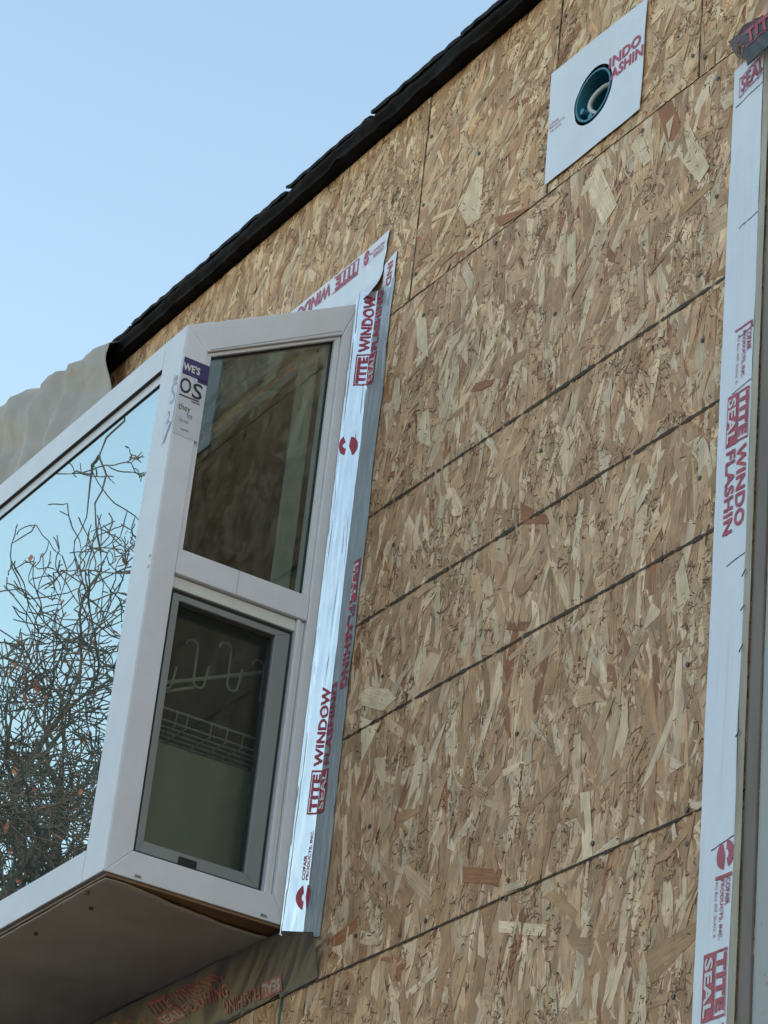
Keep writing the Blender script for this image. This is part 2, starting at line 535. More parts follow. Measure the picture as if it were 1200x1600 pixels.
BIG = [
    ('p', [(-0.370, 1.185), (-0.336, 1.208), (-0.275, 1.090), (-0.311, 1.069)]),
    ('r', [(-0.188, 1.230), (-0.150, 1.223), (-0.120, 1.150), (-0.149, 1.126)]),
    ('r', [(-0.634, 1.258), (-0.527, 1.222), (-0.536, 1.217), (-0.613, 1.229)]),
    ('p', [(-0.104, 1.149), (-0.044, 1.032), (-0.067, 1.016), (-0.131, 1.107)]),
    ('t', [(-0.171, 0.984), (-0.046, 1.006), (-0.034, 0.992), (-0.162, 0.969)]),
    ('p', [(-0.407, 1.098), (-0.385, 1.102), (-0.374, 0.997), (-0.396, 0.998)]),
    ('p', [(-0.751, 1.340), (-0.706, 1.403), (-0.682, 1.387), (-0.677, 1.281), (-0.716, 1.284)]),
    ('p', [(-0.251, 1.186), (-0.226, 1.200), (-0.189, 1.128), (-0.211, 1.127)]),
    ('p', [(-0.654, 0.888), (-0.567, 0.794), (-0.576, 0.784), (-0.616, 0.828)]),
    ('r', [(-0.480, 0.650), (-0.404, 0.596), (-0.395, 0.578), (-0.475, 0.610)]),
    ('t', [(-0.364, 0.342), (-0.339, 0.334), (-0.353, 0.284), (-0.374, 0.291)]),
    ('r', [(-0.553, 0.078), (-0.448, 0.044), (-0.453, 0.022), (-0.549, 0.053)]),
    ('t', [(-0.339, -0.026), (-0.315, -0.022), (-0.254, -0.070), (-0.260, -0.083)]),
    ('t', [(-0.422, 0.115), (-0.306, 0.153), (-0.300, 0.143), (-0.413, 0.104)]),
    ('t', [(-0.601, 0.243), (-0.501, 0.176), (-0.517, 0.170), (-0.588, 0.222)]),
    ('t', [(-0.811, 0.106), (-0.705, 0.050), (-0.713, 0.013)]),
    ('p', [(-0.445, -0.033), (-0.326, -0.071), (-0.327, -0.087), (-0.443, -0.051)]),
    ('r', [(-0.920, 0.062), (-0.840, 0.074), (-0.837, 0.057), (-0.900, 0.037)]),
    ('p', [(-0.905, 0.474), (-0.880, 0.479), (-0.817, 0.451), (-0.790, 0.427), (-0.829, 0.418), (-0.900, 0.452)]),
    ('p', [(-0.896, 0.430), (-0.833, 0.397), (-0.879, 0.347)]),
    ('p', [(-0.075, 0.363), (-0.060, 0.392), (-0.039, 0.324), (-0.058, 0.276)]),
    ('p', [(-0.873, 1.214), (-0.822, 1.149), (-0.800, 1.062), (-0.840, 1.100)]),
    ('p', [(-0.266, 0.105), (-0.244, 0.100), (-0.216, -0.076), (-0.240, -0.079)]),
    ('t', [(-0.099, -0.168), (0.007, -0.152), (0.009, -0.174), (-0.082, -0.215)]),
    ('p', [(-0.817, 0.956), (-0.783, 0.953), (-0.762, 0.870), (-0.808, 0.903)]),
]
BIGCOL = {'p': (.87, .66, .44), 'r': (.39, .165, .075), 't': (.54, .315, .165)}

single = 0
for pi, pn in enumerate(panels):
    x0, x1, z0, z1, mean, spread = pn
    PANEL_Z = z0
    pz0 = z0 if z0 > -1.0 else -2.9
    bm = bmesh.new()
    # the board itself, with the rough opening of the window cut out where it crosses it
    def slab(a, b, c, d):
        if b - a > .001 and d - c > .001:
            prism(bm, [(a, 0, c), (b, 0, c), (b, 0, d), (a, 0, d)], (0, .011, 0))
    if x0 < HX1 and x1 > HX0 and z0 < HZ1 and z1 > HZ0:
        slab(x0, min(x1, HX0), pz0, z1); slab(max(x0, HX1), x1, pz0, z1)
        slab(max(x0, HX0), min(x1, HX1), pz0, HZ0 if z0 < HZ0 else pz0)
        slab(max(x0, HX0), min(x1, HX1), max(HZ1, z0), z1)
    elif abs(x0 - (-.4774 + gap)) < 1e-6 or False:
        # the board with the round hole for the outlet box is cut square behind the patch
        slab(x0, -.41, pz0, z1); slab(-.31, x1, pz0, z1); slab(-.41, -.31, pz0, 1.30); slab(-.41, -.31, 1.40, z1)
    else:
        slab(x0, x1, pz0, z1)
    bo = bm_obj('osb_panel', bm, M['osb_core'], house)
    store = []
    vx0, vx1, vz0 = max(x0, -2.9), min(x1, .3), max(z0, -.62)
    area = max(0, vx1 - vx0) * max(0, z1 - vz0)
    nlay = int(area * 14000)
    singles = []
    for i in range(nlay):
        q = i / max(1, nlay)
        r = random.random()
        # wood flakes of every size; the last laid lie on top
        if r < .13: L, W = random.uniform(.08, .185), random.uniform(.016, .038)
        elif r < .50: L, W = random.uniform(.05, .15), random.uniform(.008, .020)
        else: L, W = random.uniform(.015, .07), random.uniform(.0022, .008)
        if r < .12 and q > .72: L *= .8; W *= .75
        if q > .94 and r > .45: L *= .7
        cx, cz = random.uniform(vx0 - .01, vx1 + .01), random.uniform(vz0, z1 + .01)
        if HX0 + .06 < cx < HX1 - .06 and HZ0 + .06 < cz < HZ1 - .06: continue
        if -.47 < cx < -.25 and 1.26 < cz < 1.45: continue          # behind the square patch
        swirl = noise.noise((cx * 5, cz * 5, pi)) * 26
        a = R(mean + random.gauss(0, spread) + swirl) if random.random() < .86 else random.uniform(0, math.pi)
        if random.random() < .5: a += math.pi
        dest = store
        big = (L * W > .0017 and q > .85 and -.93 < cx < .0 and -.35 < cz < 1.6)
        tmp = []
        lay(strand_shape(cx, cz, L, W, a), pn, .0006 + .0020 * q + (.0002 if big else 0), a, tone(L * W > .0004), tmp, cx, cz)
        if not tmp: continue
        if big and single < 270:
            single += 1; singles.append(tmp)
        else: store += tmp
    # clumps of curled, torn shreds between the flat flakes
    for c in range(int(area * 230)):
        ccx, ccz = random.uniform(vx0, vx1), random.uniform(vz0, z1)
        if HX0 - .03 < ccx < HX1 + .03 and HZ0 - .03 < ccz < HZ1 + .03: continue
        if -.47 < ccx < -.25 and 1.26 < ccz < 1.45: continue
        rr = random.uniform(.008, .03)
        for k in range(int(rr * 1300)):
            cx, cz = random.gauss(ccx, rr * .7), random.gauss(ccz, rr * 1.2)
            a = random.uniform(0, 6.28); L = random.uniform(.004, .016); w = random.uniform(.0006, .0021)
            b = a + random.uniform(-1.1, 1.1); m = (cx + math.cos(a) * L * .5, cz + math.sin(a) * L * .5)
            e = (m[0] + math.cos(b) * L * .5, m[1] + math.sin(b) * L * .5)
            na, nb = (-math.sin(a) * w, math.cos(a) * w), (-math.sin(b) * w, math.cos(b) * w)
            col = tone() if random.random() < .60 else tuple(q * .8 for q in DARK)  # dark shreds paint in the shaded gaps of a clump
            tmp = []
            st = .0029 + random.uniform(0, .0006)
            for quad, aa in (([(cx, cz), m, (m[0] + nb[0], m[1] + nb[1]), (cx + na[0], cz + na[1])], a), ([m, e, (e[0] + nb[0] * .5, e[1] + nb[1] * .5), (m[0] + nb[0], m[1] + nb[1])], b)):
                lay(quad, pn, st, aa, col, tmp, cx, cz)
            store += tmp
    for k, poly in BIG:
        cx = sum(p[0] for p in poly) / len(poly); cz = sum(p[1] for p in poly) / len(poly)
        if x0 < cx < x1 and z0 < cz < z1:
            e = max(((poly[i], poly[(i + 1) % len(poly)]) for i in range(len(poly))), key=lambda e: math.dist(*e))
            a = math.atan2(e[1][1] - e[0][1], e[1][0] - e[0][0])
            tmp = []
            kk = random.uniform(.9, 1.08)
            random_state = random.getstate()
            lay(list(poly), pn, .0032, a, tuple(c * kk for c in BIGCOL[k]), tmp, cx, cz)
            random.setstate(random_state)
            if tmp: singles.append(tmp)
    if store:
        so = strands_mesh('wood_strands', store, bo)
        so['kind'] = 'stuff'
    for s in singles:
        strands_mesh('wood_strand', s, bo, solid=.0006)

# printed lines on the middle boards, hand-inked: a ragged narrow ribbon
def ink_line(parent, p0, p1, w, y=-.0042, gapp=.03):
    n = int(math.dist(p0, p1) / .006)
    d = Vector((p1[0] - p0[0], p1[1] - p0[1])).normalized(); nn = Vector((-d.y, d.x))
    V, F = [], []
    on = False
    for i in range(n + 1):
        c = Vector(p0) + (Vector(p1) - Vector(p0)) * i / n
        wob = noise.noise((i * .05, p0[1] * 9, 2)) * .0014
        ww = w * (.56 + .55 * noise.noise((i * .22, p0[1] * 7, 1)) + .5 * noise.noise((i * .9, p0[1] * 7, 5)) + random.uniform(-.2, .2))
        ww = max(ww, .0003)
        a, b = c + nn * (wob + ww), c + nn * (wob - ww)
        V += [(a.x, y, a.y), (b.x, y, b.y)]
        if i and random.random() > gapp:
            F.append((2 * i - 2, 2 * i - 1, 2 * i + 1, 2 * i))
    return obj('printed_line', V, F, M['ink'], parent)


pan_objs = [o for o in house.children if o.name.startswith('osb_panel')]
for z in (.4064, .6096, .8128):
    ink_line(pan_objs[2], (-1.0, z), (.03, z), .0040)
# the board joints read as dark broken gaps
ink_line(pan_objs[0], (-1.0, -.0012), (.03, -.0012), .0027, y=-.0043)
ink_line(pan_objs[2], (-.96, COURSE - .002), (.03, COURSE - .002), .0006, y=-.0043, gapp=.5)
for x in (-.8864, -.4774, -.083):
    ink_line(pan_objs[5 if x < -.8 else 4 if x < -.4 else 3 + 1], (x, COURSE + .003), (x, 1.66), .0016, y=-.0043, gapp=.02)
ink_line(pan_objs[7], (-1.066, 1.44), (-1.066, 1.60), .0007, y=-.0043, gapp=.3)

for k, (x, z) in enumerate([(x + random.uniform(-.008, .008), z + random.uniform(-.02, .02)) for x in (-.868, -.70, -.46, -.495, -.10, -.066) for z in (1.27, 1.42, 1.56)] +
        [(x + random.uniform(-.012, .012), z + random.uniform(-.03, .03)) for x in (-.84, -.43, -.03) for z in (.02, .22, .50, .72, .95, 1.19, -.03, -.22)] + [(-.64, .018), (-.23, .02), (-.62, 1.2), (-.22, 1.2)]):
    bm = bmesh.new(); tube(bm, [(x, -.001, z), (x, -.0046, z)], .0036, 8)
    bm_obj('nail_head', bm, M['nail'], house)

# other walls, floor, ceiling and roof of the house
box('back_wall', -6, 4, 6, 6.15, -2.9, 1.6, M['plaster'], house)
box('side_wall', -6.15, -6, 0, 6, -2.9, 1.6, M['plaster'], house)
box('side_wall', 4, 4.15, 0, 6, -2.9, 1.6, M['plaster'], house)
box('front_wall', -6, -3.76, 0, .12, -2.9, 1.6, M['plaster'], house)
box('front_wall', 1.56, 4, 0, .12, -2.9, 1.6, M['plaster'], house)
box('wall_framing', -6, HX0, .013, .12, -2.9, 1.6, M['plaster'], house)
box('wall_framing', HX1, -.42, .013, .12, -2.9, 1.6, M['plaster'], house)
box('wall_framing', -.30, 4, .013, .12, -2.9, 1.6, M['plaster'], house)
box('wall_framing', -.42, -.30, .10, .14, -2.9, 1.6, M['plaster'], house)
box('wall_framing', HX0, HX1, .013, .12, -2.9, HZ0, M['plaster'], house)
box('wall_framing', HX0, HX1, .013, .12, HZ1, 1.6, M['plaster'], house)
box('room_ceiling', -6, 4, .14, 6, 1.46, 1.5, M['plaster'], house)
box('room_floor', -6, 4, .14, 6, -.9, -.8, M['plaster'], house)
box('partition_wall', -3.2, -3.1, .14, 6, -.8, 1.46, M['plaster'], house)
box('partition_wall', -6, 4, 2.6, 2.7, -.8, 1.46, M['plaster'], house)
bm = bmesh.new()
prism(bm, [(-6.4, -.022, 1.698), (-6.4, 3, 2.76), (-6.4, 6.4, 1.45), (-6.4, 6.4, 1.41), (-6.4, 3, 2.68), (-6.4, -.022, 1.668)], (10.8, 0, 0))
roof = bm_obj('roof', bm, M['felt'], house)
# lumpy torn felt hanging over the eave edge
def felt(u, v):
    x = -3.6 + 5.6 * u
    lump = noise.noise((x * 9, v * 2, 3)) * .006 + noise.noise((x * 30, v * 3, 7)) * .003
    low = 1.664 + noise.noise((x * 14, 0, 5)) * .007 + noise.noise((x * 60, 0, 8)) * .003
    z = 1.694 + (low - 1.694) * v
    y = -.028 - .004 * math.sin(v * 5.5) + lump
    return (x, y, z)
grid('roofing_felt', 700, 8, felt, M['felt'], roof, thick=.003)
def soff(u, v):
    x = -3.6 + 5.6 * u
    return (x, -.026 + .028 * v, 1.664 + .002 * v + noise.noise((x * 14, 0, 5)) * .007 * (1 - v))
grid('eave_underside', 400, 2, soff, M['felt'], roof)
# shingles of the eave course, each one a piece; ends step where one laps the next
x = -3.3
ends = [-3.3, -2.98, -2.66, -2.33, -2.005, -1.66, -1.36, -1.052, -.753, -.45, -.13, .19, .51, .83, 1.15]
for i in range(len(ends) - 1):
    a, b = ends[i] + .0015, ends[i + 1] - .0015
    lift0, lift1 = .003, random.uniform(-.003, .001)
    dz = random.uniform(-.003, .003)
    # slopes up to the right end of the lap and then drops: a notch between shingles
    bm = bmesh.new()
    n = 18
    T0, T1, B0, B1 = [], [], [], []
    for k in range(n + 1):
        t = k / n; xx = a + (b - a) * t
        z = 1.699 + dz + lift0 * (1 - t) * 1.6 + lift1 * t + random.uniform(-.0015, .0015)
        y = -.036 + random.uniform(-.0015, .0015)
        th = .007 + random.uniform(-.002, .003)
        T0.append(bm.verts.new((xx, y, z))); B0.append(bm.verts.new((xx, y + .001, z - th)))
        T1.append(bm.verts.new((xx, .25, z + .118))); B1.append(bm.verts.new((xx, .25, z + .104)))
    for k in range(n):
        bm.faces.new((T0[k], T0[k + 1], T1[k + 1], T1[k])); bm.faces.new((B0[k], T0[k], T0[k + 1], B0[k + 1]))
        bm.faces.new((B0[k], B0[k + 1], B1[k + 1], B1[k]))
    bm.faces.new((T0[0], T1[0], B1[0], B0[0])); bm.faces.new((T0[n], B0[n], B1[n], T1[n]))
    bm_obj('shingle', bm, M['shingle'], roof)

# ---------------------------------------------------------------- tarp
def tarp_fn(u, v):
    # u runs left from the free right edge, v from far up the roof down to the window head
    xr = -1.968 - 1.3 * u
    if v < .3:
        q = v / .3
        y = .6 + (-.090 - .6) * q
        z = 1.93 + (1.612 - 1.93) * q
        x = xr - .05 * (1 - q)
        z += .10 * min(1, u / .45) + .002 * math.sin(u * 40 + q * 2) * q
    else:
        q = (v - .3) / .7
        z_top = 1.612 + .10 * min(1, u / .45) ** 1.3 + .002 * math.sin(u * 37)
        z = z_top + (1.19 - z_top) * q
        x = xr + .17 * q * (1 - .3 * u)
        y = -.092 - .02 * q
    w = abs(math.sin(u * 19 - q * 2.6 + 1.2 * noise.noise((u * 4, q * 2, 5)))) ** .6
    y -= (.026 * w * (.10 + q) + .008 * math.sin(u * 57 - q * 6) + .009 * noise.noise((u * 14, q * 5, 2)) + .006 * noise.noise((u * 45, q * 16, 2))) * min(1, u * 9 + .08)
    y += .016 * noise.noise((u * 6 + q * 4, q * 3, 9)) - .004
    return (x - .085, y + .040, z + .060)
tarp = grid('tarp', 160, 70, tarp_fn, M['tarp'], None, thick=.0012)
tag(tarp, 'pale grey-beige tarp draped in folds over the left end of the eave', 'tarp')

# ---------------------------------------------------------------- garden window
D = .3480
gw = tag(empty('garden_window', (XS, -.03, .10)), 'white vinyl box bay window projecting from the strand board wall, with sloped top', 'window')
YB = -.026                                     # back edge at the wall
F0, F1, F2, F3 = (-D, .1014), (YB, .1014), (YB, 1.270), (-D, 1.0870)


def yz(name, pts, x0, x1, mat, parent=gw, bevel=.0015):
    return prism_obj(name, [(x0, y, z) for y, z in pts], (x1 - x0, 0, 0), mat, parent, bevel)


GI = [(-.3050, .1470), (-.0530, .1470), (-.0530, 1.1935), (-.3050, 1.0520)]     # inner edge of the outer frame
for name, a, b, c, d in (('bottom_rail', F0, F1, GI[1], GI[0]), ('jamb', F1, F2, GI[2], GI[1]),
                         ('top_rail', F2, F3, GI[3], GI[2]), ('jamb', F3, F0, GI[0], GI[3])):
    # a hair of clearance between mitred pieces leaves the mitre line in view
    c4 = [Vector(q) for q in (a, b, c, d)]
    m = sum(c4, Vector((0, 0))) / 4
    pts = []
    for q in c4:
        v = q - m
        pts.append(tuple(m + v * (1 - .0004 / max(v.length, .01))))
    yz(name, pts, XS - .045, XS, M['vinyl'])
# middle rail between the fixed pane and the sash
yz('middle_rail', [(-.3045, .631), (-.0535, .631), (-.0535, .6755), (-.3045, .6755)], XS - .045, XS - .0015, M['vinyl'])
# glazing bead round the fixed pane, stepped back
BI = [(-.2946, .6785), (-.0640, .6785), (-.0640, 1.1805), (-.2946, 1.0500)]
BO = [(-.3045, .6765), (-.0535, .6765), (-.0535, 1.1925), (-.3045, 1.0515)]
for i in range(4):
    j = (i + 1) % 4
    yz('glazing_bead', [BO[i], BO[j], BI[j], BI[i]], XS - .040, XS - .006, M['vinyl'], bevel=.001)
g = yz('fixed_pane', BI, XS - .018, XS - .014, M['side_glass'], bevel=0)
gk = .0022
for i in range(4):
    j = (i + 1) % 4
    a, b = Vector(BI[i]), Vector(BI[j]); m = Vector((-.18, .9))
    c, d = b + (m - b).normalized() * gk, a + (m - a).normalized() * gk
    yz('gasket', [tuple(a), tuple(b), tuple(c), tuple(d)], XS - .020, XS - .0125, M['gasket'], bevel=0)
# lower opening: white step, then black gap, then grey screen frame
yz('head_step', [(-.3040, .609), (-.0700, .609), (-.0700, .6295), (-.3040, .6295)], XS - .045, XS - .010, M['vinyl_dirty'])
yz('sash_step', [(-.0695, .1480), (-.0630, .1480), (-.0630, .6290), (-.0695, .6290)], XS - .045, XS - .004, M['vinyl'], bevel=.001)
yz('sash_step', [(-.0625, .1480), (-.0540, .1480), (-.0540, .6290), (-.0625, .6290)], XS - .045, XS - .0085, M['vinyl_dirty'], bevel=.001)
yz('black_gap', [(-.3045, .1475), (-.0702, .1475), (-.0702, .6085), (-.3045, .6085)], XS - .026, XS - .0255, M['gasket'], bevel=0).name = 'weather_strip'
ws = [o for o in gw.children if o.name.startswith('weather_strip')][0]
bpy.data.objects.remove(ws)
SO = [(-.2970, .1532), (-.0765, .1532), (-.0765, .6012), (-.2970, .6012)]
SI = [(-.2850, .1720), (-.1040, .1720), (-.1040, .5900), (-.2850, .5900)]
for i in range(4):
    j = (i + 1) % 4
    yz('weather_strip', [(-.3048, .1472) if i in (3,) or i == 0 else ((-.0700, .1472) if i == 1 else (-.0700, .6088)),
                         [(-.0700, .1472), (-.0700, .6088), (-.3048, .6088), (-.3048, .1472)][i], SO[j], SO[i]],
       XS - .030, XS - .016, M['gasket'], bevel=0)
    yz('screen_frame', [SO[i], SO[j], SI[j], SI[i]], XS - .030, XS - .011, M['screen_frame'], bevel=.001)
yz('screen_rim', [(-.2850, .5855), (-.1040, .5855), (-.1040, .5900), (-.2850, .5900)], XS - .028, XS - .019, M['gasket'], bevel=0)
yz('screen_rim', [(-.1075, .1720), (-.1040, .1720), (-.1040, .5900), (-.1075, .5900)], XS - .028, XS - .018, M['gasket'], bevel=0)
yz('insect_screen', SI, XS - .0225, XS - .022, M['screen'], bevel=0)
yz('sash_pane', [(-.30, .15), (-.07, .15), (-.07, .61), (-.30, .61)], XS - .040, XS - .036, M['side_glass'], bevel=0)
yz('screen_latch', [(-.2225, .1485), (-.1900, .1485), (-.1900, .1650), (-.2225, .1650)], XS - .020, XS - .0085, M['latch_black'], bevel=.001)
for y0 in (-.2915, -.0675):
    bm = bmesh.new(); prism(bm, [(XS - .004, y0 - .006, .1065), (XS - .004, y0 + .006, .1065), (XS - .004, y0 + .005, .1100), (XS - .004, y0 - .005, .1105)], (.0055, 0, 0))
    bm_obj('weep_cover', bm, M['screen_frame'], gw)
# a fine seam scored across the middle rail and the head
yz('snap_joint', [(-.190, .632), (-.1895, .632), (-.1895, .675), (-.190, .675)], XS - .003, XS - .0012, M['screen_frame'], bevel=0)
yz('head_groove', [(-.3010, 1.0565), (-.0560, 1.1985), (-.0560, 1.2000), (-.3010, 1.0580)], XS - .002, XS + .0003, M['screen_frame'], bevel=0)

# front: stile, rails and the big coated pane
XL = -2.50
def xz(name, pts, y0, y1, mat, parent=gw, bevel=.0015):
    return prism_obj(name, [(x, y0, z) for x, z in pts], (0, y1 - y0, 0), mat, parent, bevel)
xz('front_stile', [(-1.0955, .1018), (XS - .0008, .1018), (XS - .0008, 1.0860), (-1.0955, 1.0860)], -.3500, -.305, M['vinyl'])
xz('front_top_rail', [(XL, 1.0330), (-1.0963, 1.0330), (-1.0963, 1.0860), (XL, 1.0860)], -.3500, -.305, M['vinyl'])
xz('front_bottom_rail', [(XL, .1018), (-1.0963, .1018), (-1.0963, .1560), (XL, .1560)], -.3500, -.305, M['vinyl'])
xz('front_stile', [(XL - .07, .1018), (XL - .0008, .1018), (XL - .0008, 1.086), (XL - .07, 1.086)], -.3500, -.305, M['vinyl'])
xz('front_bead', [(XL, 1.0130), (-1.1045, 1.0130), (-1.0970, 1.0325), (XL, 1.0325)], -.3440, -.315, M['vinyl'], bevel=.001)
xz('front_gasket', [(XL, 1.0320), (-1.0975, 1.0320), (-1.0975, 1.0337), (XL, 1.0337)], -.3503, -.3440, M['gasket'], bevel=0)
xz('front_gasket', [(XL, 1.0110), (-1.0985, 1.0110), (-1.0985, 1.0130), (XL, 1.0130)], -.3442, -.3410, M['gasket'], bevel=0)
xz('front_gasket', [(-1.0985, .1562), (-1.0957, .1562), (-1.0957, 1.0110), (-1.0985, 1.0110)], -.3442, -.3410, M['gasket'], bevel=0)
xz('front_pane', [(XL, .1562), (-1.0985, .1562), (-1.0985, 1.0125), (XL, 1.0125)], -.3415, -.3375, M['front_glass'], bevel=0)
# left end of the box
yz('left_end_pane', [(-.30, .15), (-.06, .15), (-.06, 1.16), (-.30, 1.04)], XL - .03, XL - .026, M['far_glass'], bevel=0)
for a, b, c, d in ((F0, F1, (-.06, .15), (-.30, .15)), (F1, F2, (-.06, 1.16), (-.06, .15)), (F2, F3, (-.30, 1.04), (-.06, 1.16)), (F3, F0, (-.30, .15), (-.30, 1.04))):
    yz('left_end_frame', [a, b, c, d], XL - .07, XL - .002, M['vinyl'])
# sloped glass top and its head strip on the wall
def slope(y): return 1.0870 + (1.270 - 1.0870) * (y + D) / (YB + D)
prism_obj('roof_pane', [(XL, -.3300, slope(-.33) - .018), (XS - .046, -.3300, slope(-.33) - .018), (XS - .046, -.02, slope(-.02) - .018), (XL, -.02, slope(-.02) - .018)], (0, 0, .005), M['roof_glass'], gw)
box('head_strip', XL, XS - .047, -.024, .004, 1.222, 1.243, M['vinyl_dirty'], gw, bevel=.002)
prism_obj('top_rail', [(XL, -.3495, 1.0868), (XS - .001, -.3495, 1.0868), (XS - .001, -.30, slope(-.30) + .001), (XL, -.30, slope(-.30) + .001)], (0, 0, -.02), M['vinyl'], gw)
box('sill_board', XL, XS - .047, -.30, .10, .118, .134, M['interior_green'], gw)
box('head_liner', HX0, HX1, .0, .12, 1.2465, 1.2565, M['plaster'], gw)
box('jamb_liner', HX1 + .0005, HX1 + .012, -.02, .012, .14, 1.24, M['vinyl_dirty'], gw)
box('inner_mullion', XS - .053, XS - .047, -.106, -.070, .68, 1.19, M['jamb_green'], gw, bevel=.002)
# olive privacy board standing in the box behind the lower sash
box('privacy_board', XS - .135, XS - .125, -.30, -.035, .135, .395, M['olive_pale'], gw)

# underside: boards wrapped in brown film, stained strip along the side frame
prism_obj('bottom_board', [(XL, -.3440, .0995), (XS - .001, -.3440, .0995), (XS - .001, -.027, .0995), (XL, -.027, .0995)], (0, 0, -.004), M['stained_wood'], gw)
def und(u, v):
    x = XL + (XS - .035 - XL) * u
    y = -.3300 + (-.0270 + .3300) * v
    y = -.3425 + (-.0270 + .3425) * v
    if u > .95: x += (u - .95) / .05 * (.030 - .036 * min(1, max(0, v - .12) / .6))
    z = .0925 - .0035 * abs(noise.noise((x * 7 + y * 16, y * 3, 4))) - .0022 * noise.noise((x * 5, y * 6, 1)) - .0015 * noise.noise((x * 16, y * 4, 1)) - .001 * math.sin(v * 3)
    return (x, y, z)
grid('soffit_film', 120, 30, und, M['soffit'], gw, thick=.0012)
for xx, yy in ((-1.10, -.335), (-1.155, -.30), (-1.33, -.31)):
    bm = bmesh.new(); tube(bm, [(xx, yy, .0945), (xx, yy, .088)], .0035, 8)
    bm_obj('screw', bm, M['stained_wood'], gw)

# stickers on the corner post ------------------------------------------
def on_side(u, v, lift=.0006):          # u 0..1 from front corner inwards, v up
    return (XS + lift, -.3475 + .0500 * u, .875 + .150 * v)
def on_side2(u, v): return on_side(u, v, .0011)
def on_front(u, v, lift=.0006):
    return (XS - .0010 - .030 + .030 * u, -.3500 - lift, .862 + .150 * v)
sticker = grid('sticker', 6, 12, lambda u, v: on_side(u * .98, v * .98 + .01 + .04 * (u - .5) * 0), M['sticker'], gw, smooth=False)
sticker['label'] = 'torn clear label with navy band and black letters'
stk2 = obj('sticker', [on_front(*q) for q in ((.28, .92), (1, .70), (1, .25), (.05, .0), (0.0, .4))], [(0, 1, 2, 3, 4)], M['sticker'], gw)
lettering([('#rect', .02, .78, 1.0, 1.0), ('#rect', .62, .74, 1.0, .79)], lambda u, v: on_side(u, v, .0009), M['navy'], gw)
lettering([("WE'S", .02, .83, .66, .93, .035)], lambda u, v: on_side(u, v, .0013), M['print_white'], gw)
lettering([('O', .0, .545, .42, .74, .012), ('S', .48, .525, .86, .725, .012), ('#rect', .02, .50, .80, .515), ('#rect', .5, .47, .82, .482)],
          lambda u, v: on_side(u, v - .0 * u, .0011), M['black_print'], gw)
lettering([('they', .06, .30, .52, .41, .01), ('more', .42, .25, .62, .30, .0)], lambda u, v: on_side(u, v, .0011), M['brown_print'], gw)
lettering([('for less', .18, .18, .52, .23, .0), ('#rect', .26, .085, .56, .10)], lambda u, v: on_side(u, v, .0011), M['screen_frame'], gw)
lettering([('S', .30, .50, .85, .78, .0), ('/', .15, .02, .9, .24, 0), ('2', .25, .26, .6, .42, 0), ('#rect', .35, .80, .8, .86)], lambda u, v: on_front(u, v, .0010), M['grey_print'], gw)
for zz in (.648, .628):
    bm = bmesh.new(); tube(bm, [(XS - .007, -.3495, zz), (XS - .007, -.3520, zz - .0002)], .0032, 10)
    bm_obj('screw_cap', bm, M['vinyl_dirty'], gw)

# ---------------------------------------------------------------- things standing in the window box
XI = XS - .105
shelf = tag(empty('wire_shelf', (XI, -.14, .42)), 'white coated wire shelf seen through the lower sash screen', 'shelf')
bm = bmesh.new()
for k in range(9):
    xk = XI - .018 * k - .005 * (k > 0)
    tube(bm, [(xk, -.29, .425), (xk, -.035, .425)], .0017, 6)
bm_obj('shelf_rod', bm, M['wire'], shelf)['kind'] = 'stuff'
bm = bmesh.new()
tube(bm, [(XI - .002, -.29, .447), (XI - .002, -.19, .447), (XI - .002, -.04, .447)], .0020, 6)
bm_obj('front_rod', bm, M['wire'], shelf)
for yk in (-.275, -.215, -.195, -.150, -.120, -.090):
    bm = bmesh.new(); tube(bm, [(XI - .17, yk, .422), (XI - .002, yk, .422), (XI, yk, .449)], .0016, 6)
    bm_obj('cross_rod', bm, M['wire'], shelf)
rod = tag(empty('hanging_rod', (XI, -.14, .52)), 'pale slanting rod with wire hooks above the wire shelf', 'rod')
bm = bmesh.new(); tube(bm, [(XI, -.292, .468), (XI, -.045, .578)], .0032, 8); bm_obj('rod', bm, M['wire'], rod)
bm = bmesh.new(); tube(bm, [(XI - .004, -.292, .452), (XI - .004, -.19, .500)], .0026, 8); bm_obj('brace', bm, M['wire'], rod)

hook_specs = [((-.270, .53), .03, 'open wire hook nearest the front edge above the wire shelf'),
              ((-.212, .55), .034, 'second wire hook from the front edge above the wire shelf'),
              ((-.150, .565), .038, 'tall wire hook in the middle above the wire shelf'),
              ((-.085, .555), .040, 'wire hook nearest the wall above the wire shelf')]
for (hy, hz), s, lab in hook_specs:
    pts = []
    for k in range(9):
        a = math.pi - math.pi * k / 8
        pts.append((XI + .004, hy + .011 * math.cos(a) + .004, hz + .018 + .011 * math.sin(a)))
    for k in range(9):
        a = math.pi * k / 8
        pts.append((XI + .004, hy + .0255 - .010 * math.cos(a) , hz - .042 - .010 * math.sin(a)))
    pts.append((XI + .004, hy + .040, hz - .008))
    bm = bmesh.new(); tube(bm, pts, .0021, 6)
    tag(bm_obj('wire_hook', bm, M['wire'], None, smooth=True), lab, 'hook', 'wire hooks behind the screen')

